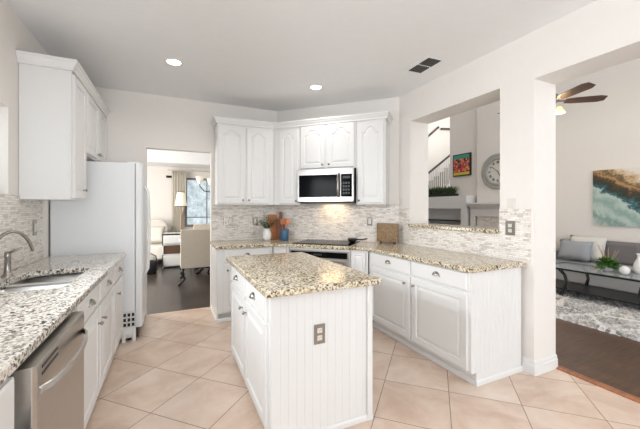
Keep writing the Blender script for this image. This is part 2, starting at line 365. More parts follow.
# ------------------------------------------------------------------ cabinets
def door_mesh(x0, x1, z0, z1, arch=0, m=.055, y=0, th=.02, flat=False):
    """raised panel door; front towards -y"""
    w_, h_ = x1-x0, z1-z0; K = 17
    def prof(t):
        a = abs(t-.5)*2
        if a > .78: return 0.
        if a < .22: return 1.
        q = (.78-a)/.56; return q*q*(3-2*q)
    def ring(mg, yy, ar):
        pts = [(x0+mg, yy, z0+mg), (x1-mg, yy, z0+mg)]
        for i in range(K):
            t = i/(K-1); xx = x1-mg-(w_-2*mg)*t
            pts.append((xx, yy, z1-mg-ar*(1-prof(t)) if ar else z1-mg))
        return pts
    mb = MB()
    if flat:
        mb.rings([ring(0, y, 0), ring(0, y-th+.005, 0), ring(.008, y-th, 0), ring(.014, y-th, 0)], True); return mb
    mb.rings([ring(0, y, 0), ring(0, y-th+.004, 0), ring(.004, y-th, 0), ring(m, y-th, arch), ring(m+.006, y-th+.010, arch), ring(m+.012, y-th+.010, arch), ring(m+.032, y-th+.002, arch), ring(m+.036, y-th+.001, arch)], True)
    return mb
def knob(parent, x, y, z, r=.013):
    return MB().lathe([(0, .0), (.006, 0), (.006, -.012), (r, -.018), (r*.95, -.026), (r*.5, -.030), (0, -.031)], (x, y, z), 12, 'y').build('knob', 'nickel', parent, smooth=True)
def cup(parent, x, y, z, r=.038):
    mb = MB(); n = 12; prev = []
    for k in range(7):
        p = k/6*PI/2; yy = y-.026*math.sin(p)*1.0; rr = r*math.cos(p)
        prev.append([(x+rr*math.cos(PI*i/n), y-.028*math.sin(p), z-.01+rr*math.sin(PI*i/n)*.9) for i in range(n+1)])
    vv = [[mb.bm.verts.new(q) for q in ring] for ring in prev]
    for a in range(6):
        for i in range(n): mb.bm.faces.new((vv[a][i], vv[a][i+1], vv[a+1][i+1], vv[a+1][i]))
    mb.box(x-r-.006, x+r+.006, y-.004, y, z-.014, z-.006)
    return mb.build('pull', 'nickel', parent, smooth=True)
def beadboard(x0, x1, z0, z1, y=0, th=.012, pitch=.0508):
    pts = [(x0, y+th), (x0, y)]; n = max(1, int(round((x1-x0)/pitch))); p = (x1-x0)/n
    for i in range(1, n):
        c = x0+i*p; pts += [(c-.0035, y), (c-.001, y+.0022), (c+.001, y+.0022), (c+.004, y)]
    pts += [(x1, y), (x1, y+th)]
    return MB().prism(pts, z0, z1)
def cabinet(name, label, loc, rz, w_, d, z0, z1, doors=(), drawers=(), toe=False, group=None, cat='cabinet', hollow=False):
    """loc = front left floor corner; doors (x0,x1,z0,z1,arch,(kx,kz)); drawers (x0,x1,z0,z1,pull)"""
    t = thing(name, label, cat, loc, rz, group)
    b = MB()
    if hollow: b.box(0, w_, 0, .02, .1, z1).box(0, .018, 0, d, .1, z1).box(w_-.018, w_, 0, d, .1, z1).box(0, w_, d-.01, d, .1, z1).box(0, w_, 0, d, .1, .12).box(0, w_, .06, d, .001, .1)
    elif toe: b.box(0, w_, .0, d, .1, z1).box(0, w_, .06, d, 0.001, .1)
    else: b.box(0, w_, 0, d, z0, z1)
    b.build('body', 'cab', t, .002)
    for (x0, x1, a, c, arch, k) in doors:
        dm = door_mesh(x0, x1, a, c, arch, m=min(.055, (x1-x0)*.2)); o = dm.build('door', 'cab', t)
        if k: knob(o, k[0], -.02, k[1])
    for (x0, x1, a, c, pk) in drawers:
        o = door_mesh(x0, x1, a, c, flat=True).build('drawer', 'cab', t)
        if pk == 'cup': cup(o, (x0+x1)/2, -.02, (a+c)/2+.005)
        elif pk: knob(o, (x0+x1)/2, -.02, (a+c)/2)
    return t
CT = .875
# ---- upper cabinets, back wall and corner
UZ0, UZ1 = 1.41, 2.47
cabinet('upper_cabinet', 'white two-door wall cabinet with plain tall doors, nearest the doorway', (.53, 4.24, 0), 0, .75, .305, UZ0, UZ1,
        [(.01, .345, UZ0+.02, UZ1-.04, .05, (.32, UZ0+.06)), (.375, .68, UZ0+.02, UZ1-.04, .05, (.40, UZ0+.06))])
ux, uy = 1.28, 4.24; S2 = math.sqrt(.5)
def dpt(s, x=ux, y=uy): return (x+s*S2, y-s*S2, 0)
cabinet('upper_cabinet', 'narrow white wall cabinet left of the microwave in the kitchen corner', dpt(.004), -PI/4, .39, .31, UZ0, UZ1, [(.09, .366, UZ0+.02, UZ1-.04, .06, (.345, UZ0+.05))])
cabinet('upper_cabinet', 'short white two-door wall cabinet directly above the microwave', dpt(.398), -PI/4, .765, .31, 1.875, UZ1, [(.012, .355, 1.89, UZ1-.02, .07, (.325, 1.93)), (.385, .745, 1.89, UZ1-.02, .07, (.415, 1.93))])
cabinet('upper_cabinet', 'tall white single-door wall cabinet right of the microwave', dpt(1.167), -PI/4, .365, .31, UZ0, UZ1, [(.02, .345, UZ0+.02, UZ1-.04, .07, (.04, UZ0+.05))])
CR = [(.0, 0), (.018, 0), (.018, .02), (.03, .035), (.04, .055), (.048, .06), (.048, .078), (.0, .078)]
e = dpt(1.535)
tag(MB().sweep([(.528, BY-.003), (.528, 4.238), (1.28, 4.238), (e[0], e[1]), (e[0]+.21, e[1]+.21)], [(o, UZ1-.012+z) for o, z in CR], side=-1 if False else 1).build('crown_molding', 'cab'), 'white crown molding along the top of the back corner wall cabinets', 'molding')
# ---- upper cabinets, left wall
lx = -.727
cabinet('upper_cabinet', 'tall white wall cabinet on the left wall beside the sink window', (lx, 3.13, 0), PI/2, .43, .321, 1.43, 2.47, [(.03, .41, 1.445, 2.44, .0, (.29, 1.52))])
cabinet('upper_cabinet', 'short white two-door cabinet above the refrigerator', (lx, 3.562, 0), PI/2, .985, .321, 1.865, 2.47, [(.02, .49, 1.88, 2.44, .0, (.46, 1.93)), (.51, .98, 1.88, 2.44, .0, (.54, 1.93))])
tag(MB().sweep([(LX+.002, 3.128), (lx+.002, 3.128), (lx+.002, BY-.003)], [(o, 2.458+z) for o, z in CR], side=1).build('crown_molding', 'cab'), 'white crown molding on top of the left wall cabinets', 'molding')

# ---- base cabinets, left run (front x=-.46)
fx = -.46
def lcab(label, y0, y1, doors, drawers, hollow=False):
    return cabinet('base_cabinet', label, (fx if y0 > 1 else -.442, y0, 0), PI/2, y1-y0, -LX+fx-.003+(0 if y0 > 1 else .018), 0, CT, doors, drawers, True, hollow=hollow)
lcab('white one-drawer base cabinet at the far end of the left run beside the refrigerator', 3.155, 3.735, [(.03, .55, .12, .70, 0, (.17, .60))], [(.03, .55, .72, .86, 'cup')])
lcab('white two-door sink base cabinet beside the dishwasher', 1.895, 3.15, [(.13, .67, .12, .70, 0, (.62, .60)), (.70, 1.235, .12, .70, 0, (.75, .60))], [(.13, .67, .72, .86, 'cup'), (.70, 1.235, .72, .86, 'cup')], True)
lcab('white drawer cabinet nearest the camera, left of the dishwasher', .55, 1.255, [], [(.02, .69, .70, .86, 'cup'), (.02, .69, .42, .68, 'knob'), (.02, .69, .12, .40, 'knob')])
[o for o in col.objects if o.name.startswith('drawer')][-2].location.y = -.03
lcab('white base cabinet at the left edge beyond the drawers', -.6, .545, [(.02, .56, .12, .70, 0, (.53, .6)), (.58, 1.12, .12, .70, 0, (.61, .6))], [(.02, .56, .72, .86, 'cup'), (.58, 1.12, .72, .86, 'cup')])
# dishwasher
dw = thing('dishwasher', 'stainless steel dishwasher under the left worktop', 'dishwasher', (-.45, 1.265, 0), PI/2)
MB().box(.01, .62, .0, .55, .1, .85).box(.01, .62, .06, .5, .002, .1).build('tub', 'gap', dw)
d_ = MB().prism([(.01, 0), (.62, 0), (.62, -.055), (.61, -.065), (.02, -.065), (.01, -.055)], .11, .862).build('door', 'steel', dw, .002)
hp = [(.035+.56*i/12, -.068-.045*math.sin(PI*i/12)**.6, .775) for i in range(13)]
mbh = MB()
mbh.rings([[(x, y+.006, z+.013), (x, y-.004, z+.010), (x, y-.004, z-.010), (x, y+.006, z-.013)] for x, y, z in hp], True, True).build('handle', 'steel', d_, .002)
MB().box(.06, .22, -.0665, -.064, .815, .823).box(.06, .22, -.0665, -.064, .838, .846).build('vent_slot', 'black', d_)
# ---- worktop with sink hole
def slab(name, pts, z0, z1, mat, label, hole=None, bevel=.006):
    mb = MB(); bm = mb.bm
    if hole is None: mb.prism(pts, z0, z1)
    else:
        for z, flip in ((z0, True), (z1, False)):
            o = [bm.verts.new((x, y, z)) for x, y in pts]; h = [bm.verts.new((x, y, z)) for x, y in hole]
            es = [bm.edges.new((o[i], o[(i+1) % len(o)])) for i in range(len(o))]+[bm.edges.new((h[i], h[(i+1) % len(h)])) for i in range(len(h))]
            bmesh.ops.triangle_fill(bm, use_beauty=True, edges=es)
            if z == z0: o0, h0 = o, h
        for a, b in ((o0, o), (h0, h)):
            for i in range(len(a)): j = (i+1) % len(a); bm.faces.new((a[i], a[j], b[j], b[i]))
    return tag(mb.build(name, mat, None, bevel), label, 'worktop')
def rrect(x0, x1, y0, y1, r, n=6):
    pts = []
    rr = r if isinstance(r, (list, tuple)) else [r]*4
    for (cx, cy, a), q in zip(((x1, y1, 0), (x0, y1, PI/2), (x0, y0, PI), (x1, y0, 3*PI/2)), rr):
        ccx = cx-q if cx == x1 else cx+q; ccy = cy-q if cy == y1 else cy+q
        for i in range(n+1): t = a+PI/2*i/n; pts.append((ccx+q*math.cos(t), ccy+q*math.sin(t)))
    return pts
SX0, SX1, SY0, SY1 = -.925, -.555, 2.235, 2.92
slab('worktop', [(-.42, -.6), (-.42, 3.74), (LX+.013, 3.74), (LX+.013, -.6)], CT+.001, .915, 'granite', 'speckled granite worktop along the left wall around the sink', rrect(SX0, SX1, SY0, SY1, [.07, .16, .16, .07]))
sk = thing('kitchen_sink', 'stainless steel double-bowl undermount sink in the left worktop', 'sink', ((SX0+SX1)/2, (SY0+SY1)/2, .70))
cx, cy = (SX0+SX1)/2, (SY0+SY1)/2
for (a, b) in ((SY0-.01-cy, 2.555-cy), (2.605-cy, SY1+.01-cy)):
    x0, x1 = SX0-.01-cx, SX1+.01-cx
    bs = MB()
    R = [rrect(x0, x1, a, b, .06), rrect(x0+.012, x1-.012, a+.012, b-.012, .055), rrect(x0+.03, x1-.03, a+.03, b-.03, .06), rrect(x0+.14, x1-.14, a+.12, b-.12, .03)]
    zz = [.172, .04, .012, .005]
    bs.rings([[(p[0], p[1], z) for p in r] for r, z in zip(R, zz)], False, True)
    bo = bs.build('bowl', 'sinksteel', sk, smooth=True)
    so = bo.modifiers.new('s', 'SOLIDIFY'); so.thickness = .002; so.offset = -1
    MB().lathe([(0, .009), (.035, .009), (.042, .006)], ((x0+x1)/2, (a+b)/2, 0), 20).build('drain', 'nickel', bo, smooth=True)
MB().box(SX0+.003-cx, SX1-.003-cx, 2.56-cy, 2.60-cy, .135, .188).build('divider', 'sinksteel', sk, .006)
fa = thing('faucet', 'brushed nickel gooseneck faucet behind the sink', 'faucet', (-.975, 2.75, .915))
MB().lathe([(.03, 0), (.03, .008), (.022, .014), (.018, .05), (.016, .12), (.018, .125), (.016, .16), (0, .165)], seg=20).build('body', 'nickel', fa, smooth=True)
arc = [(0, 0, .14), (0, -.16, .17), (0, -.20, .24), (0.0, -.19, .28), (.03, -.15, .30), (.06, -.10, .30), (.09, -.05, .27), (.112, -.01, .21), (.12, 0, .155)]
arc = [(0, -.19, 0), (0, -.19, .17), (0.005, -.185, .23), (.02, -.16, .275), (.045, -.12, .30), (.075, -.075, .298), (.1, -.035, .265), (.12, -.005, .21), (.127, .005, .15)]
MB().tube(arc, .011, 12).lathe([(.024, .0), (.024, .01), (.016, .03), (.013, .05)], (0, -.19, 0)).build('spout', 'nickel', fa, smooth=True, sub=1)
MB().tube([(0, 0, .15), (.03, -.005, .165), (.075, -.01, .185)], [.009, .008, .006], 10).build('lever', 'nickel', fa, smooth=True)

# ---- back and peninsula base cabinets
t = cabinet('base_cabinet', 'white base cabinet with a drawer and beadboard side beside the doorway', (.505, 3.935, 0), 0, .665, .60, 0, CT, [(.06, .62, .12, .69, 0, (.10, .62))], [(.06, .62, .71, .86, 'cup')], True)
bb = beadboard(-.60, -.02, .02, CT-.005, -.012).build('end_panel', 'cab', t); bb.rotation_euler.z = -PI/2
MB().sweep([(-.014, .6), (-.014, -.0), (.66, -.0)], [(0, .002), (.014, .002), (.014, .03), (.006, .042), (0, .042)], side=1).build('toe_molding', 'trim', t)
bx, by = 1.175, 3.935
DL = math.hypot(2.05-bx, 3.06-by)
def bpt(s): return (bx+s*S2, by-s*S2, 0)
OV0, OV1 = .235, 1.02
cabinet('base_cabinet', 'narrow white base cabinet left of the built-in oven', bpt(.006), -PI/4, OV0-.012, .58, 0, CT, [(.04, OV0-.04, .12, .85, 0, None)], [], True)
cabinet('base_cabinet', 'narrow white base cabinet right of the built-in oven', bpt(OV1+.005), -PI/4, DL-OV1-.01, .58, 0, CT, [(.02, DL-OV1-.04, .12, .85, 0, None)], [], True)
ov = thing('wall_oven', 'stainless built-in oven under the cooktop behind the island', 'oven', bpt(OV0), -PI/4)
W = OV1-OV0
MB().box(.003, W-.003, 0.0, .56, .08, CT-.003).build('body', 'cab', ov)
MB().box(.01, W-.01, -.018, 0, .14, .85).build('frame', 'steel', ov, .003)
pn = MB().box(.03, W-.03, -.024, -.018, .765, .835).build('control_panel', 'glassblack', ov, .001)
MB().box(.33, .44, -.0255, -.024, .79, .815).build('display', 'dark', pn)
od = MB().box(.03, W-.03, -.032, -.018, .22, .745).build('door', 'steel', ov, .003)
MB().box(.09, W-.09, -.034, -.032, .30, .66).build('door_window', 'glassblack', od)
MB().tube([(.08, -.06, .71), (W-.08, -.06, .71)], .010, 10).tube([(.1, -.03, .71), (.1, -.06, .71)], .007).tube([(W-.1, -.03, .71), (W-.1, -.06, .71)], .007).build('handle', 'steel', od, smooth=True)
px_ = 2.055
t = cabinet('base_cabinet', 'large white peninsula cabinet with two drawers and two doors', (px_, 3.052, 0), -PI/2, 1.352, .60, 0, CT,
            [(.05, .70, .12, .71, 0, (.64, .645)), (.73, 1.34, .12, .71, 0, (.76, .645))],
            [(.05, .70, .73, .865, 'cup'), (.73, 1.34, .73, .865, 'cup')], True)
bb = beadboard(.002, .60, .1, CT-.003, 0).build('end_panel', 'cab', t); bb.location = (1.352+.012, 0, 0); bb.rotation_euler.z = PI/2
MB().box(1.352, 1.364, .06, .60, .002, .1).build('end_panel', 'cab', t)
MB().sweep([(.0, .06), (1.364, .06), (1.364, .61)], [(0, .002), (.014, .002), (.014, .035), (.006, .046), (0, .046)], side=1).build('toe_molding', 'trim', t)
slab('worktop', [(.47, BY-.013), (.47, 3.90), (1.155, 3.90), (2.015, 3.04), (2.015, 1.655), (RX-.013, 1.655), (RX-.013, 3.29-.005), (1.42-.005, BY-.013)], CT+.001, .915, 'granite_gold', 'L-shaped speckled granite worktop running from the doorway round to the peninsula')
tag(MB().box(RX-.035, RX2+.03, 1.898, 3.083, 1.132, 1.17).build('pass_through_ledge', 'granite_gold', None, .008), 'narrow granite ledge across the bottom of the pass-through opening', 'ledge')
# ---- island
il = thing('kitchen_island', 'white beadboard kitchen island with two doors and two drawers', 'island', (.50, 2.93, 0), -PI/2)
IW, ID = 1.20, .655
MB().box(0, IW, 0, ID, .1, CT).box(0.02, IW-.0, .06, ID, .001, .1).build('body', 'cab', il, .002)
for (x0, x1, kx) in ((.03, .59, .54), (.62, 1.165, .67)):
    o = door_mesh(x0, x1, .10, .70).build('door', 'cab', il); knob(o, kx, -.02, .62)
    o = door_mesh(x0, x1, .72, .865, flat=True).build('drawer', 'cab', il); cup(o, (x0+x1)/2, -.02, .795)
bb = beadboard(.004, ID, .0, CT-.002, 0).build('end_panel', 'cab', il); bb.location = (IW+.012, 0, 0); bb.rotation_euler.z = PI/2
bb = beadboard(.004, ID, .0, CT-.002, 0).build('end_panel', 'cab', il); bb.location = (-.012, ID, 0); bb.rotation_euler.z = -PI/2
MB().box(0, IW, ID, ID+.012, .001, CT-.002).build('back_panel', 'cab', il)
MB().sweep([(IW+.012, .3), (IW+.012, ID+.012), (0, ID+.012)], [(0, .002), (.012, .002), (.012, .03), (.004, .04), (0, .04)], side=-1 if False else 1).build('base_molding', 'trim', il)
MB().box(IW+.012, IW+.03, ID-.022, ID+.016, .001, CT-.002).build('corner_post', 'cab', il, .003)
slab('worktop', rrect(.455, 1.215, 1.655, 3.03, .015, 3), CT+.001, .915, 'granite_gold', 'golden speckled granite island worktop')

# ------------------------------------------------------------------ outlets
def outlet(label, loc, rz, w_=.075, h_=.12, rockers=0, frame='nickel', kind='outlet'):
    """plate in the local xz plane facing -y, centred on loc"""
    t = thing('outlet' if kind == 'outlet' else 'light_switch', label, kind, loc, rz)
    MB().box(-w_/2, w_/2, -.006, 0, -h_/2, h_/2).build('wall_plate', frame, t, .002)
    if kind == 'outlet':
        for zc in (-.022, .022):
            o = MB().box(-.016, .016, -.009, -.006, zc-.015, zc+.015).build('socket', 'plastic', t, .004)
            MB().box(-.008, -.005, -.0095, -.009, zc-.002, zc+.008).box(.005, .008, -.0095, -.009, zc-.002, zc+.008).box(-.002, .002, -.0095, -.009, zc-.010, zc-.006).build('slot', 'black', o)
    else:
        n = rockers
        for i in range(n):
            xc = (i-(n-1)/2)*.046; MB().box(xc-.017, xc+.017, -.010, -.006, -.034, .034).build('rocker', 'plastic', t, .002)
    return t
outlet('steel-plated electrical outlet on the island end panel facing the camera', (.80, 2.93-IW-.0125, .61), 0, .072, .118)
outlet('wide steel-framed double switch on the backsplash nearest the doorway', (.712, BY-.013, 1.178), 0, .125, .12, 2, 'nickel', 'switch')
outlet('narrow steel-framed switch on the backsplash left of the plant', (1.09, BY-.013, 1.178), 0, .075, .12, 1, 'nickel', 'switch')
outlet('steel-plated outlet on the stone backsplash above the peninsula end', (RX-.0125, 1.79, 1.19), -PI/2, .085, .125)
outlet('blank white wall switch above the outlet at the peninsula end', (RX-.001, 1.79, 1.405), -PI/2, .07, .09, 1, 'plastic', 'switch')
outlet('steel-framed switch behind the burl wood board', (2.40, 3.57-.018, 1.19), -PI/4, .075, .12, 1, 'nickel', 'switch')
outlet('steel-framed switch on the left wall backsplash near the faucet', (LX+.0125, 3.40, 1.20), PI/2, .075, .13, 1, 'nickel', 'switch')

# ------------------------------------------------------------------ appliances
mw = thing('microwave', 'stainless over-the-range microwave under the short corner cabinet', 'microwave', dpt(.40), -PI/4)
MB().box(.0, .755, -.07, .30, 1.435, 1.868).build('body', 'dark', mw, .003)
mf = MB().box(0, .755, -.10, -.071, 1.445, 1.868).build('front', 'steel', mw, .004)
wd = MB().box(.025, .575, -.104, -.10, 1.505, 1.79).build('door_window', 'glassblack', mf, .002)
MB().box(.595, .735, -.104, -.10, 1.505, 1.79).build('control_panel', 'glassblack', mf, .002)
MB().box(.62, .71, -.1055, -.104, 1.735, 1.765).build('display', 'dark', mf)
for i in range(4):
    for j in range(3): MB().box(.62+.032*j, .642+.032*j, -.1055, -.104, 1.54+.042*i, 1.565+.042*i).build('button', 'dark', mf)
MB().tube([(.565, -.10, 1.80), (.565, -.135, 1.785), (.565, -.142, 1.65), (.565, -.135, 1.52), (.565, -.10, 1.505)], .012, 10).build('handle', 'steel', mf, smooth=True)
MB().box(.02, .735, -.05, .28, 1.425, 1.436).build('vent_grille', 'dark', mw)
ul = bpy.data.lights.new('hood_lamp', 'AREA'); ul.energy = .7; ul.color = (1, .72, .42); ul.size = .3
uo = bpy.data.objects.new('hood_lamp', ul); col.objects.link(uo); uo.parent = mw; uo.location = (.38, .15, 1.42)

ck = thing('cooktop', 'black glass cooktop set into the corner worktop', 'cooktop', (bpt(.628)[0]+.32*S2, bpt(.628)[1]+.32*S2, .9155), -PI/4)
MB().box(-.38, .38, -.26, .25, 0, .008).build('glass', 'glassblack', ck, .002)
for a, b, r in ((-.2, -.12, .08), (.2, -.12, .1), (-.2, .12, .1), (.2, .12, .08)):
    MB().lathe([(r-.003, .0083), (r, .0085), (r+.003, .0083)], (a, b, 0), 28).build('burner_ring', 'dark', ck)

fr = thing('refrigerator', 'white side-by-side refrigerator standing beside the doorway', 'refrigerator', (-1.0, 3.77, 0))
FW = .735
MB().box(-.035, .655, 0, FW, .03, 1.825).build('body', 'fridge', fr, .006)
for a, b, hy in ((0.0, .30, .27), (.31, FW, .34)):
    pts = [(.66, a+.003), (.66, b-.003), (.705, b-.003), (.722, b-.02), (.728, (a+b)/2), (.722, a+.02), (.705, a+.003)]
    d_ = MB().prism(pts, .13, 1.835).build('door', 'fridge', fr, .004)
    hp = [(.72, hy, .62), (.755, hy, .68), (.765, hy, .9), (.768, hy, 1.1), (.765, hy, 1.35), (.755, hy, 1.55), (.72, hy, 1.62)]
    MB().tube(hp, .014, 10).build('handle', 'fridge', d_, smooth=True)
for y in (.03, FW-.1): MB().box(.58, .70, y, y+.07, 1.825, 1.845).build('hinge_cover', 'fridge', fr, .006)
mb = MB(); mb.box(.655, .69, 0.0, FW, .03, .12).build('base_grille', 'dark', fr)
for (a, b) in ((.05, .05), (.05, FW-.05), (.6, .05), (.6, FW-.05)): MB().lathe([(0, 0), (.02, 0), (.02, .03), (0, .03)], (a, b, 0), 12).build('foot', 'black', fr)
# white vented step stool standing in front of the fridge side
st = thing('step_stool', 'small white plastic stool with a grid of holes at the fridge corner', 'stool', (-.395, 3.748, 0))
mb = MB(); 
nx, nz = 3, 3; x0, x1, z0, z1 = -.055, .055, .15, .30
cw = (x1-x0)/nx; ch = (z1-z0)/nz
for i in range(nx+1): mb.box(x0+i*cw-.006, x0+i*cw+.006, -.008, .006, z0, z1)
for j in range(nz+1): mb.box(x0-.006, x1+.006, -.008, .006, z0+j*ch-.007, z0+j*ch+.007)
mb.build('panel', 'white', st)
MB().box(x0, x1, .006, .010, z0, z1).build('backing', 'black', st)
MB().box(-.061, -.03, -.008, .008, 0, .145).build('leg', 'white', st, .002); MB().box(.03, .061, -.008, .008, 0, .145).build('leg', 'white', st, .002)
MB().box(-.03, .03, -.006, .008, .07, .145).build('apron', 'white', st)

# ------------------------------------------------------------------ ceiling fittings
cans = [((.02, 3.45), 'round recessed ceiling light on the left, nearer the refrigerator'), ((1.56, 3.445), 'round recessed ceiling light on the right, in front of the microwave cabinets'),
        ((.02, 1.3), 'added unseen ceiling light over the near left worktop'), ((.8, -1.2), 'added unseen ceiling light behind the camera')]  # these unseen cans are added for extra light
proto = None
for (x, y), lab in cans:
    if proto is None:
        c = thing('recessed_light', lab, 'ceiling light', (x, y, CZ), 0, 'recessed ceiling lights')
        MB().lathe([(.062, -.001), (.066, -.006), (.085, -.005), (.09, -.001)], seg=28).build('trim_ring', 'trim', c, smooth=True)
        MB().lathe([(0, -.004), (.062, -.004), (.063, -.001)], seg=28).build('lens', 'lamp', c)
        l = bpy.data.lights.new('can_lamp', 'AREA'); l.shape = 'DISK'; l.size = .12; l.energy = 1.9; l.spread = 2.7; l.color = (1, .98, .97)
        lo = bpy.data.objects.new('can_lamp', l); col.objects.link(lo); lo.parent = c; lo.location = (0, 0, -.008); proto = c
    else:
        c = copy_tree(proto); c.location = (x, y, CZ); c['label'] = lab
va = thing('ceiling_vent', 'dark two-panel air vent in the kitchen ceiling', 'vent', (2.31, 2.45, CZ), -.05)
MB().box(-.13, .13, -.17, .17, -.006, -.001).build('frame', 'ceiling', va, .002)
for a in (-.15, .01):
    p = MB().box(-.075, .075, a, a+.14, -.008, -.006).build('grille', plain('vent_grey', (92, 90, 88), .7), va)
    s = MB()
    for k in range(6): s.box(-.07+.028*k, -.064+.028*k, a, a+.14, -.012, -.008)
    s.build('slat', 'dark', p)

# ------------------------------------------------------------------ worktop items
pv = thing('potted_herb', 'small white vase of green leafy herbs on the back worktop', 'plant', (1.20, 4.30, .915))
MB().lathe([(0, 0), (.04, 0), (.056, .03), (.062, .08), (.055, .12), (.04, .15), (.044, .17), (.038, .168), (.034, .15), (0, .14)], seg=24).build('vase', 'white', pv, smooth=True)
mb = MB()
for i in range(26):
    a = random.uniform(0, 2*PI); el = random.uniform(.5, 1.45); L = random.uniform(.14, .27)
    d = Vector((math.cos(a)*math.cos(el), math.sin(a)*math.cos(el), math.sin(el))); p0 = Vector((0, 0, .15))
    mb.tube([p0, p0+d*L*.5, p0+d*L+Vector((0, 0, .02))], .0015, 4)
    for k in range(9):
        q = p0+d*L*(.3+.08*k); b = random.uniform(0, 2*PI); mb.leaf(q, (math.cos(b), math.sin(b), random.uniform(-.2, .6)), random.uniform(.03, .05), .022)
mb.build('foliage', 'leaf', pv)
cb = thing('cutting_board', 'chestnut wooden cutting board leaning on the backsplash behind the crock', 'cutting board', (1.335, 4.44, .916))
o = MB().prism(rrect(-.07, .07, 0, .36, .02, 3), -.01, .01, 'y').build('board', 'board', cb, .002); o.rotation_euler = (-.14, 0, 0)
cb = thing('cutting_board', 'darker walnut cutting board with a handle hole, leaning furthest right behind the crock', 'cutting board', (1.43, 4.40, .916), -.35)
o = MB().prism(rrect(-.06, .06, 0, .29, .02, 3), -.009, .009, 'y').prism(rrect(-.022, .022, .29, .40, .015, 3), -.009, .009, 'y').build('board', 'board_dark', cb, .002); o.rotation_euler = (-.14, 0, 0)
cr = thing('utensil_crock', 'blue glazed crock on the corner worktop holding wooden utensils', 'crock', (1.44, 4.25, .915))
MB().lathe([(0, 0), (.055, 0), (.06, .01), (.058, .08), (.06, .15), (.055, .155), (.052, .14), (.05, .02), (0, .015)], seg=28).build('pot', 'blue', cr, smooth=True)
for i, (a, b, k, lab) in enumerate(((-.03, .02, 'wooden_spoon', 'wooden spoon leaning left in the blue crock'), (.05, .01, 'wooden_spatula', 'wooden spatula leaning far right in the blue crock'), (.015, .035, 'wooden_spoon', 'wooden spoon standing upright in the middle of the blue crock'))):
    t = thing(k, lab, 'utensil', (1.44, 4.25, .932))
    MB().tube([(a*.2, b*.2, .0), (a, b, .2)], .005, 8).build('handle', 'spoon', t)
    MB().prism(rrect(-.024, .024, -.01, .075, .02, 4), -.004, .004, 'y').build('head', 'copper' if i == 1 else 'spoon', t, .002, loc=(a*1.05, b*1.05, .21))
bd = thing('wooden_board', 'square carved burl wood board on small feet in the worktop corner', 'board', (2.50, 3.30, .916), -PI/4-.25)
MB().box(-.14, .14, -.025, .025, .018, .255).build('board', 'burl', bd, .006)
for a in (-.09, .09): MB().lathe([(0, 0), (.014, 0), (.02, .01), (.014, .02), (0, .02)], (a, 0, 0), 12).build('foot', 'brown', bd, smooth=True)
sp = thing('spoon_rest', 'small black dish with a long handle lying at the right end of the cooktop', 'dish', (2.10, 3.50, .9245), -.5)
MB().lathe([(0, 0), (.035, 0), (.06, .03), (.065, .05), (.055, .05), (.03, .012), (0, .01)], seg=20).build('bowl', 'black', sp, smooth=True)
MB().tube([(.05, 0, .04), (.12, 0, .035), (.19, 0, .05)], .008, 8).build('handle', 'black', sp, smooth=True)

# ------------------------------------------------------------------ dining room
def leg_tube(mb, pts, rs): return mb.tube(pts, rs, 10)
dc = thing('dining_chair', 'cream slipcovered dining chair with black curved legs, back to the kitchen', 'chair', (.43, 6.15, 0), 0)
MB().prism(rrect(-.29, .29, .29, .98, .03, 4), -.04, .04, 'y').build('backrest', 'cream', dc, .012)
MB().box(-.29, .29, .04, .50, .29, .50).build('seat', 'cream', dc, .02)
for sx in (-1, 1):
    MB().tube([(sx*.24, 0, .32), (sx*.27, -.02, .2), (sx*.22, .0, .1), (sx*.29, -.05, .03), (sx*.33, -.06, .015)], [.03, .028, .022, .02, .024], 10).build('leg', 'black', dc, smooth=True)
    MB().tube([(sx*.24, .44, .32), (sx*.27, .46, .2), (sx*.22, .44, .1), (sx*.27, .5, .02)], [.03, .028, .02, .022], 10).build('leg', 'black', dc, smooth=True)
dt = thing('dining_table', 'white dining table on a black scrolled pedestal behind the cream chair', 'table', (.75, 7.25, 0))
MB().prism(rrect(-.62, .62, -.5, .5, .05, 4), .71, .75).build('tabletop', 'white', dt, .006)
MB().lathe([(0, .08), (.10, .08), (.06, .2), (.09, .35), (.05, .5), (.14, .70), (0, .71)], seg=20).build('pedestal', 'black', dt, smooth=True)
for k in range(4):
    a = k*PI/2+PI/4; c, s = math.cos(a), math.sin(a)
    MB().tube([(c*.04, s*.04, .28), (c*.16, s*.16, .2), (c*.25, s*.25, .08), (c*.37, s*.37, .03), (c*.42, s*.42, .045)], [.04, .04, .03, .03, .025], 10).build('leg', 'black', dt, smooth=True)
d2 = thing('dining_chair', 'second cream dining chair on the far side of the dining table', 'chair', (.77, 8.28, 0), PI)
for src in [x for x in col.objects if x.parent == dc]:
    c = src.copy(); col.objects.link(c); c.parent = d2
nc = thing('dresser', 'low white dresser with an open brown cubby at the far side of the dining room', 'dresser', (-.20, 8.05, 0))
MB().box(0, .62, 0, .02, .03, .30).box(0, .62, 0.0, .02, .52, .78).box(0, .03, 0, .45, 0, .78).box(.59, .62, 0, .45, 0, .78).box(0, .62, .43, .45, 0, .78).box(0, .62, 0, .45, .74, .78).box(0, .62, 0, .45, .28, .31).box(0, .62, 0, .45, .51, .54).build('body', 'white', nc, .004)
MB().box(.03, .59, .02, .42, .312, .505).build('basket', 'brown', nc, .01)
MB().box(.03, .59, -.012, -.0, .05, .27).build('drawer', 'white', nc, .004); MB().box(.03, .59, -.012, -.0, .56, .73).build('drawer', 'white', nc, .004)
ac = thing('armchair', 'rounded ivory armchair left of the dresser in the far room', 'armchair', (-.50, 9.12, 0))
MB().prism(rrect(-.42, .42, .1, 1.08, [.25, .25, .05, .05], 8), .1, .26, 'y').build('backrest', 'ivory', ac, .05, smooth=False)
MB().box(-.36, .36, -.55, .12, .12, .46).build('seat', 'ivory', ac, .04)
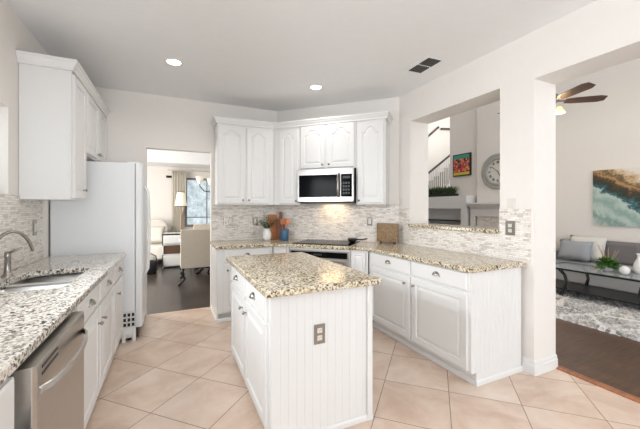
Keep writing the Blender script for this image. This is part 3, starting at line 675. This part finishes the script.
for s in (-1, 1): MB().box(s*.36, s*.46, -.52, .15, .1, .62).build('armrest', 'ivory', ac, .04)
for a in (-.33, .33):
    for b in (-.48, .18): MB().lathe([(0, 0), (.02, 0), (.03, .12), (0, .12)], (a, b, 0), 10).build('leg', 'black', ac)
def pillow(name, label, cat, loc, rx, rz, w_, h_, d, mat, group=None, parent=None):
    mb = MB(); n = 10
    for sgn in (1, -1):
        g = []
        for i in range(n+1):
            row = []
            for j in range(n+1):
                u, v = i/n*2-1, j/n*2-1; e = (1-u**4)*(1-v**4); pin = 1-.06*(1-abs(u))*0-.05*(u*u*(1-v*v)*0)
                ed = 1-.07*(1-v*v)*(u*u)-.0; ez = 1-.07*(1-u*u)*(v*v)
                row.append(mb.bm.verts.new((u*w_/2*ed, sgn*d/2*max(0, e)**.5, v*h_/2*ez)))
            g.append(row)
        for i in range(n):
            for j in range(n): mb.bm.faces.new((g[i][j], g[i+1][j], g[i+1][j+1], g[i][j+1]))
    bmesh.ops.remove_doubles(mb.bm, verts=mb.bm.verts, dist=.0006)
    o = mb.build(name, mat, parent, smooth=True); o.location = loc; o.rotation_euler = (rx, 0, rz)
    return tag(o, label, cat, group)
pillow('cushion', 'pale cushion leaning in the ivory armchair', 'cushion', (-.40, 8.98, .70), -.2, 0, .5, .42, .16, 'ivory')
pf = thing('pouf', 'low white fluffy pouf on the floor left of the dresser', 'pouf', (-.56, 8.0, 0))
MB().lathe([(0, .001), (.2, .001), (.26, .08), (.27, .2), (.22, .3), (0, .34)], seg=20).build('body', 'fluff', pf, smooth=True)
bk = thing('basket', 'dark woven basket beside the ivory armchair', 'basket', (-.42, 7.5, 0))
MB().lathe([(0, .001), (.12, .001), (.15, .1), (.14, .26), (.125, .26), (.13, .1), (.1, .02), (0, .02)], seg=20).build('body', 'gap', bk, smooth=True)
MB().tube([(-.13, 0, .24), (-.12, 0, .36), (0, 0, .43), (.12, 0, .36), (.13, 0, .24)], .01, 8).build('handle', 'gap', bk, smooth=True)
fl = thing('floor_lamp', 'floor lamp with a lit cream shade beside the curtain', 'lamp', (.215, 8.9, 0))
MB().lathe([(0, 0), (.14, 0), (.14, .02), (.02, .04), (0, .04)], seg=20).build('base', 'nickel', fl, smooth=True)
MB().tube([(0, 0, .03), (0, 0, 1.62)], .014, 10).build('pole', 'twig', fl, smooth=True)
MB().lathe([(.09, 1.78), (.15, 1.42)], seg=24).build('lamp_shade', 'shade', fl, smooth=True)
MB().lathe([(.093, 1.775), (.095, 1.79)], seg=24).lathe([(.15, 1.41), (.154, 1.425)], seg=24).build('shade_trim', 'gap', fl)
def curtain(label, x0, x1, y, z0, z1, swag=True):
    mb = MB(); n = 40; rows = 14; g = []
    for j in range(rows+1):
        t = j/rows; z = z1+(z0-z1)*t; pinch = 1-.45*math.exp(-((t-.62)/.18)**2)
        row = []
        for i in range(n+1):
            u = i/n; x = x0+(x1-x0)*u*pinch; row.append(mb.bm.verts.new((x, y+.03*math.sin(u*9*2*PI)-.01*math.sin(t*5), z)))
        g.append(row)
    for j in range(rows):
        for i in range(n): mb.bm.faces.new((g[j][i], g[j][i+1], g[j+1][i+1], g[j+1][i]))
    o = tag(mb.build('curtain', 'curtain', None, smooth=True), label, 'curtain'); s = o.modifiers.new('s', 'SOLIDIFY'); s.thickness = .006; return o
curtain('floor-length cream curtain on the left of the dining room window', .0, .36, 9.46, .02, 2.38)
curtain('floor-length cream curtain right of the dining room window', 1.42, 1.8, 9.46, .02, 2.38)
tag(MB().tube([(-.1, 9.46, 2.40), (1.95, 9.46, 2.40)], .014, 10).build('curtain_rod', 'cream', None), 'curtain rod above the dining room window', 'curtain rod')
tag(MB().box(-.14, .0, 9.585, 9.60, 2.20, 2.26).build('wall_vent', 'gap'), 'small dark vent high on the far dining room wall', 'vent')
tag(MB().box(-3, 4, 13, 13.2, -1, 7).build('hedge_backdrop', 'garden'), kind='structure', label='pale winter trees outside the dining room window')
ch = thing('chandelier', 'dark curved-arm chandelier with white glass shades over the dining table', 'chandelier', (.88, 6.9, 2.9))
MB().lathe([(0, 0), (.06, 0), (.05, -.03), (.012, -.04), (.012, -.9), (.03, -.95), (.045, -1.05), (.02, -1.15), (.01, -1.2), (0, -1.21)], seg=16).build('stem', 'black', ch, smooth=True)
for k in range(5):
    a = PI+k*2*PI/5; c, s = math.cos(a), math.sin(a)
    ar = MB().tube([(c*.03, s*.03, -1.1), (c*.14, s*.14, -1.2), (c*.28, s*.28, -1.18), (c*.36, s*.36, -1.08), (c*.36, s*.36, -1.04)], .01, 8).build('arm', 'black', ch, smooth=True)
    MB().lathe([(.02, -1.04), (.035, -1.03), (.06, -.96), (.085, -.89), (.08, -.89), (.055, -.96), (.03, -1.02)], (c*.36, s*.36, 0), 18).build('glass_shade', 'shade', ar, smooth=True)

# ------------------------------------------------------------------ living room
# built-in with niche and plant ledge, beside the mantel
bi = thing('built_in_cabinet', 'white built-in beside the fireplace with an open black-shelved niche', 'cabinet', (6.75, 5.68, 0))
YE = 1.7
MB().box(0, .40, 0, YE, 1.36, 1.69).box(0, .40, 0, YE, 0, .92).box(0, .40, 0, .17, .92, 1.36).box(0, .40, YE-.1, YE, .92, 1.36).box(.36, .40, 0, YE, .92, 1.36).build('body', 'trim', bi)
MB().box(.02, .36, .2, YE-.1, 1.02, 1.045).build('shelf', 'black', bi)
fp = thing('fireplace_mantel', 'white stepped fireplace mantel surrounding white mosaic tile', 'mantel', (6.98, 3.98, 0))
L = 1.62
MB().box(-.34, .02, 0, L+.06, 1.46, 1.50).build('mantel_shelf', 'trim', fp, .004)
MB().box(-.28, .02, .02, L+.02, 1.41, 1.46).box(-.24, .02, .04, L, 1.37, 1.41).build('molding', 'trim', fp, .008)
MB().box(-.2, .02, .05, L-.01, 1.17, 1.37).build('frieze', 'trim', fp, .003)
for a in (.05, L-.13): MB().box(-.2, .02, a, a+.12, 0, 1.17).build('pilaster', 'trim', fp, .003)
o = MB().box(.17-.8, .8-.17+.0, -.0, .1, .0, 1.17).build('tile_surround', 'splash_far', fp); o.location = (-.17, L/2-.005, 0); o.rotation_euler.z = -PI/2
MB().box(-.18, -.16, .5, 1.12, .02, .7).build('firebox', 'black', fp)
# plants in a black tray
pl = thing('grass_planter', 'black tray of spiky green grass on the built-in ledge', 'plant', (6.95, 6.75, 1.691))
MB().box(-.12, .12, -.55, .50, 0, .07).build('tray', 'black', pl, .005)
mb = MB()
for i in range(520):
    x, y = random.uniform(-.1, .1), random.uniform(-.5, .46); a = random.uniform(0, 2*PI); h = random.uniform(.2, .38)
    mb.leaf((x, y, .05), (math.cos(a)*.5, math.sin(a)*.5, 1), h, .017, .2)
mb.build('grass', 'grass', pl)
# framed colourful picture
pc = thing('framed_picture', 'small colourful framed picture on the wall beside the chimney', 'picture', (WX, 6.42, 2.24), -PI/2)
MB().box(0, .57, -.05, 0, 0, .60).build('frame', 'dark', pc, .004)
MB().box(.03, .54, -.054, -.05, .03, .57).build('canvas', 'pict', pc)
# clock
ckk = thing('wall_clock', 'large round distressed grey wall clock with roman numerals above the mantel', 'clock', (7.0, 5.0, 2.24), -PI/2)
ckk.scale = (.92, 1, .92)
MB().lathe([(.30, -.02), (.31, -.045), (.34, -.05), (.36, -.035), (.40, -.03), (.43, -.045), (.46, -.03), (.46, 0), (.30, 0)], seg=48, axis='y').build('rim', plain('distressed_grey', (186, 186, 180), .7, var=.35, scale=9), ckk, smooth=True)
MB().lathe([(0, -.012), (.305, -.012), (.305, -.0)], seg=48, axis='y').build('face', plain('clock_face', (226, 224, 216), .6), ckk)
def numeral(txt, a):
    mb = MB(); n = len(txt); wdt = {'I': .016, 'V': .036, 'X': .036}; tot = sum(wdt[c] for c in txt); x = -tot/2
    for c in txt:
        ww = wdt[c]; xc = x+ww/2
        if c == 'I': mb.box(xc-.004, xc+.004, -.016, -.012, -.032, .032)
        else:
            for s in (-1, 1):
                if c == 'V': mt = Matrix.Translation((xc+s*.008, 0, 0)) @ Matrix.Rotation(s*.27, 4, 'Y')
                else: mt = Matrix.Translation((xc, 0, 0)) @ Matrix.Rotation(s*.4, 4, 'Y')
                mb.box(-.004, .004, -.016, -.012, -.033, .033, mt)
        x += ww
    o = mb.build('numeral', 'black', ckk); o.location = (math.sin(a)*.235, 0, math.cos(a)*.235); o.rotation_euler = (0, a, 0)
for i, tx in enumerate(['XII', 'I', 'II', 'III', 'IIII', 'V', 'VI', 'VII', 'VIII', 'IX', 'X', 'XI']): numeral(tx, i*PI/6)
o = MB().box(-.005, .005, -.022, -.018, -.03, .22).build('hand', 'black', ckk); o.rotation_euler = (0, -math.radians(52), 0)
o = MB().box(-.007, .007, -.022, -.018, -.03, .14).build('hand', 'black', ckk); o.rotation_euler = (0, math.radians(150), 0)
# large painting
pt = thing('abstract_painting', 'large unframed abstract painting in teal, white and brown above the sofa', 'painting', (WX-.003, 3.185, 1.05), -PI/2)
MB().box(0, 1.75, -.04, 0, 0, 1.01).build('canvas', 'painting', pt)
# staircase: rising towards +x
sr = thing('staircase', 'carpeted white staircase rising behind the living room wall', 'staircase', (7.5, 8.4, 0))
run, rise = .27, .181; mb = MB(); n = 14; zb = 1.32; cp = MB()
for k in range(n):
    x = k*run; z = zb+k*rise
    mb.box(x, x+run, 0.02, 1.0, 0, z); cp.box(x-.03, x+run, .03, 1.0, z, z+.03); cp.box(x-.012, x, .03, 1.0, z-rise, z)
mb.build('step_block', 'beige', sr); cp.build('carpet', 'carpet', sr)
sl = rise/run
MB().prism([(0-.1, zb-.45), (n*run, zb+n*rise-.40), (n*run, zb+n*rise-.17), (-.1, zb-.22)], -.03, .02, 'y').build('stringer', 'trim', sr)
for k in range(n*3): 
    x = .05+k*run/3; z = zb+x*sl
    if k < 40: MB().box(x-.011, x+.011, -.015, .007, z-.16, z+.86).build('baluster', 'trim', sr)
MB().prism([(-.05, zb+.80), (n*run, zb+n*rise+.84), (n*run, zb+n*rise+.91), (-.05, zb+.87)], -.035, .03, 'y').build('handrail', 'black', sr, .01)
hr = thing('wall_handrail', 'dark wooden handrail mounted on the wall behind the stairs', 'handrail', (9.2, 9.69, 4.15))
MB().tube([(-.5, -.06, -.36), (.65, -.06, .52), (.68, -.02, .54)], .035, 8).build('rail', 'fanwood', hr, smooth=True)
for a in (0., .5): MB().tube([(a-.1, -.06, .06+a*.76-.1), (a-.1, 0, .0+a*.76-.1)], .012, 6).build('bracket', 'nickel', hr)
tag(MB().tube([(9.98, 9.62, 4.62), (10.6, 9.62, 4.68)], .04, 8).build('landing_rail', 'fanwood'), 'short level dark rail at the top landing of the stairs', 'handrail')

# sofa
so = thing('sofa', 'grey tweed sofa against the living room wall under the painting', 'sofa', (6.38, 3.62, 0), -PI/2)
SL = 2.5
MB().box(0.0, SL, .0, .72, .06, .26).build('base', 'sofa', so, .02)
for i in range(2): MB().box(.18+i*1.07, .18+(i+1)*1.07-.01, -.02, .52, .26, .43).build('seat_cushion', 'sofa', so, .03)
MB().box(0, SL, .52, .74, .1, .78).build('backrest', 'sofa', so, .04)
for a in (0, SL-.17): MB().box(a, a+.17, -.0, .72, .06, .60).build('armrest', 'sofa', so, .04)
for i in range(2): MB().box(.2+i*1.07, .2+(i+1)*1.07-.04, .36, .53, .43, .80).build('back_cushion', 'dcushion', so, .05)
for a in (.08, SL-.08):
    for b in (.08, .65): MB().box(a-.03, a+.03, b-.03, b+.03, 0.035, .065).build('foot', 'black', so)
pillow('cushion', 'white furry cushion at the left end of the sofa, behind the slate one', 'cushion', (6.62, 3.06, .66), -.25, -PI/2, .56, .44, .16, 'fluff')
pillow('cushion', 'smooth slate grey cushion leaning on the white furry one', 'cushion', (6.43, 3.15, .625), -.35, -PI/2, .52, .36, .16, 'cushion')
# rug
rg = MB(); nx, ny = 110, 190; g = []
for i in range(nx+1):
    row = []
    for j in range(ny+1):
        e = min(i, nx-i, j, ny-j); jx = random.uniform(-.012, .012)
        row.append(rg.bm.verts.new((i/nx*2.05+jx, j/ny*3.7+jx, (.032 if e > 1 else .004*e+.002)+(random.uniform(-.014, .012) if e > 1 else 0))))
    g.append(row)
for i in range(nx):
    for j in range(ny): rg.bm.faces.new((g[i][j], g[i+1][j], g[i+1][j+1], g[i][j+1]))
tag(rg.build('shag_rug', 'rug', None, loc=(4.32, .2, 0)), 'shaggy grey and white patterned rug on the dark wood floor', 'rug')
# coffee table
ct = thing('coffee_table', 'dark metal coffee table with a glass top and curved legs on the rug', 'table', (5.30, 1.62, .05))
TW, TL = .72, 1.48
fm = MB().box(0, .035, 0, TL, .385, .41).box(TW-.035, TW, 0, TL, .385, .41).box(0, TW, 0, .035, .385, .41).box(0, TW, TL-.035, TL, .385, .41)
fm.build('frame', 'dark', ct, .003)
MB().box(.03, TW-.03, .03, TL-.03, .398, .408).build('glass_top', 'tglass', ct)
MB().box(.08, TW-.08, .12, TL+.12, .075, .095).build('shelf', 'dark', ct, .004)
for x, sx in ((.06, -1), (TW-.06, 1)):
    for y, sy in ((.33, -1), (1.07, 1)):
        for off in (0, .045):
            o_ = off*sy
            MB().tube([(x+sx*.03, y+sy*.10+o_, .395), (x, y+sy*.05+o_*.6, .31), (x-sx*.005, y+sy*.03+o_*.4, .2), (x, y+sy*.05+o_*.6, .10), (x+sx*.02, y+sy*.09+o_*.7, .0)], .012, 8).build('leg', 'dark', ct, smooth=True)
vs = thing('white_vase', 'tall white ceramic vase on the glass coffee table', 'vase', (5.86, 2.09, .4605))
vs.scale = (.78, .78, .86)
MB().lathe([(0, 0), (.06, 0), (.085, .04), (.09, .1), (.07, .17), (.035, .24), (.03, .29), (.045, .32), (.04, .32), (.024, .29), (0, .28)], seg=24).build('body', 'white', vs, smooth=True)
vs = thing('round_white_vase', 'squat round white vase beside the tall vase on the coffee table', 'vase', (5.60, 2.15, .4605))
vs.scale = (.62, .62, .75)
MB().lathe([(0, 0), (.05, 0), (.085, .035), (.095, .08), (.08, .12), (.04, .145), (.03, .15), (.02, .15), (0, .14)], seg=24).build('body', 'white', vs, smooth=True)
gp = thing('leafy_centerpiece', 'bright green leafy centerpiece with dry twigs in a low white pot on the coffee table', 'plant', (5.72, 2.38, .4605))
MB().lathe([(0, 0), (.05, 0), (.065, .03), (.06, .06), (.05, .06), (0, .05)], seg=20).build('pot', 'white', gp, smooth=True)
mb = MB()
for i in range(220):
    a = random.uniform(0, 2*PI); el = random.uniform(-.1, 1.2); r = random.uniform(.04, .12)
    d = Vector((math.cos(a)*math.cos(el), math.sin(a)*math.cos(el), math.sin(el))); mb.leaf(Vector((0, 0, .06))+d*r, d+Vector((random.uniform(-.5, .5), random.uniform(-.5, .5), .1)), .085, .045, .4)
mb.build('foliage', 'brightleaf', gp)
mb = MB()
for i in range(9): a = random.uniform(-1.2, 1.2); mb.tube([(0, 0, .05), (.05*math.sin(a*2), -.12*math.sin(a), .32+random.uniform(-.05, .05))], .003, 5)
mb.build('twigs', 'twig', gp)
# ceiling fan
cf = thing('ceiling_fan', 'walnut-bladed ceiling fan with lit glass shades in the living room', 'ceiling fan', (5.05, 2.80, 2.93))
MB().lathe([(.07, LZ-2.94), (.07, LZ-3.0), (.015, LZ-3.05), (.015, .12), (0, .12)], seg=14).build('downrod', 'nickel', cf, smooth=True)
MB().lathe([(0, .14), (.06, .13), (.11, .09), (.12, .03), (.10, -.02), (.05, -.05), (.05, -.09), (.07, -.11), (.04, -.14), (0, -.15)], seg=28).build('motor', 'nickel', cf, smooth=True)
for k in range(5):
    a = math.radians(-40+72*k)
    bl = MB().prism([(.2, -.05), (.3, -.065), (.62, -.075), (.70, -.05), (.70, .05), (.62, .075), (.3, .065), (.2, .05)], -.005, .005).build('blade', 'fanwood', cf, .002)
    bl.rotation_euler = (-.30, 0, a)
    MB().box(.08, .24, -.018, .018, .004, .012).build('blade_bracket', 'nickel', bl)
for k in range(4):
    a = math.radians(-60+90*k); c, s = math.cos(a), math.sin(a)
    mm = MB().lathe([(.02, -.08), (.03, -.09), (.05, -.13), (.075, -.17), (.07, -.17), (.045, -.13), (.02, -.1)], (c*.12, s*.12, -.01), 16).build('glass_shade', 'globe', cf, smooth=True)
l = bpy.data.lights.new('fan_lamp', 'POINT'); l.energy = 14; l.color = (1, .85, .62); l.shadow_soft_size = .08
lo = bpy.data.objects.new('fan_lamp', l); col.objects.link(lo); lo.parent = cf; lo.location = (0, 0, -.24)
tag(MB().box(WX-.02, WX-.001, 3.86, 3.93, 2.88, 3.02).build('wall_speaker', 'dark'), 'small dark grey box high on the living room wall under the fan', 'speaker')
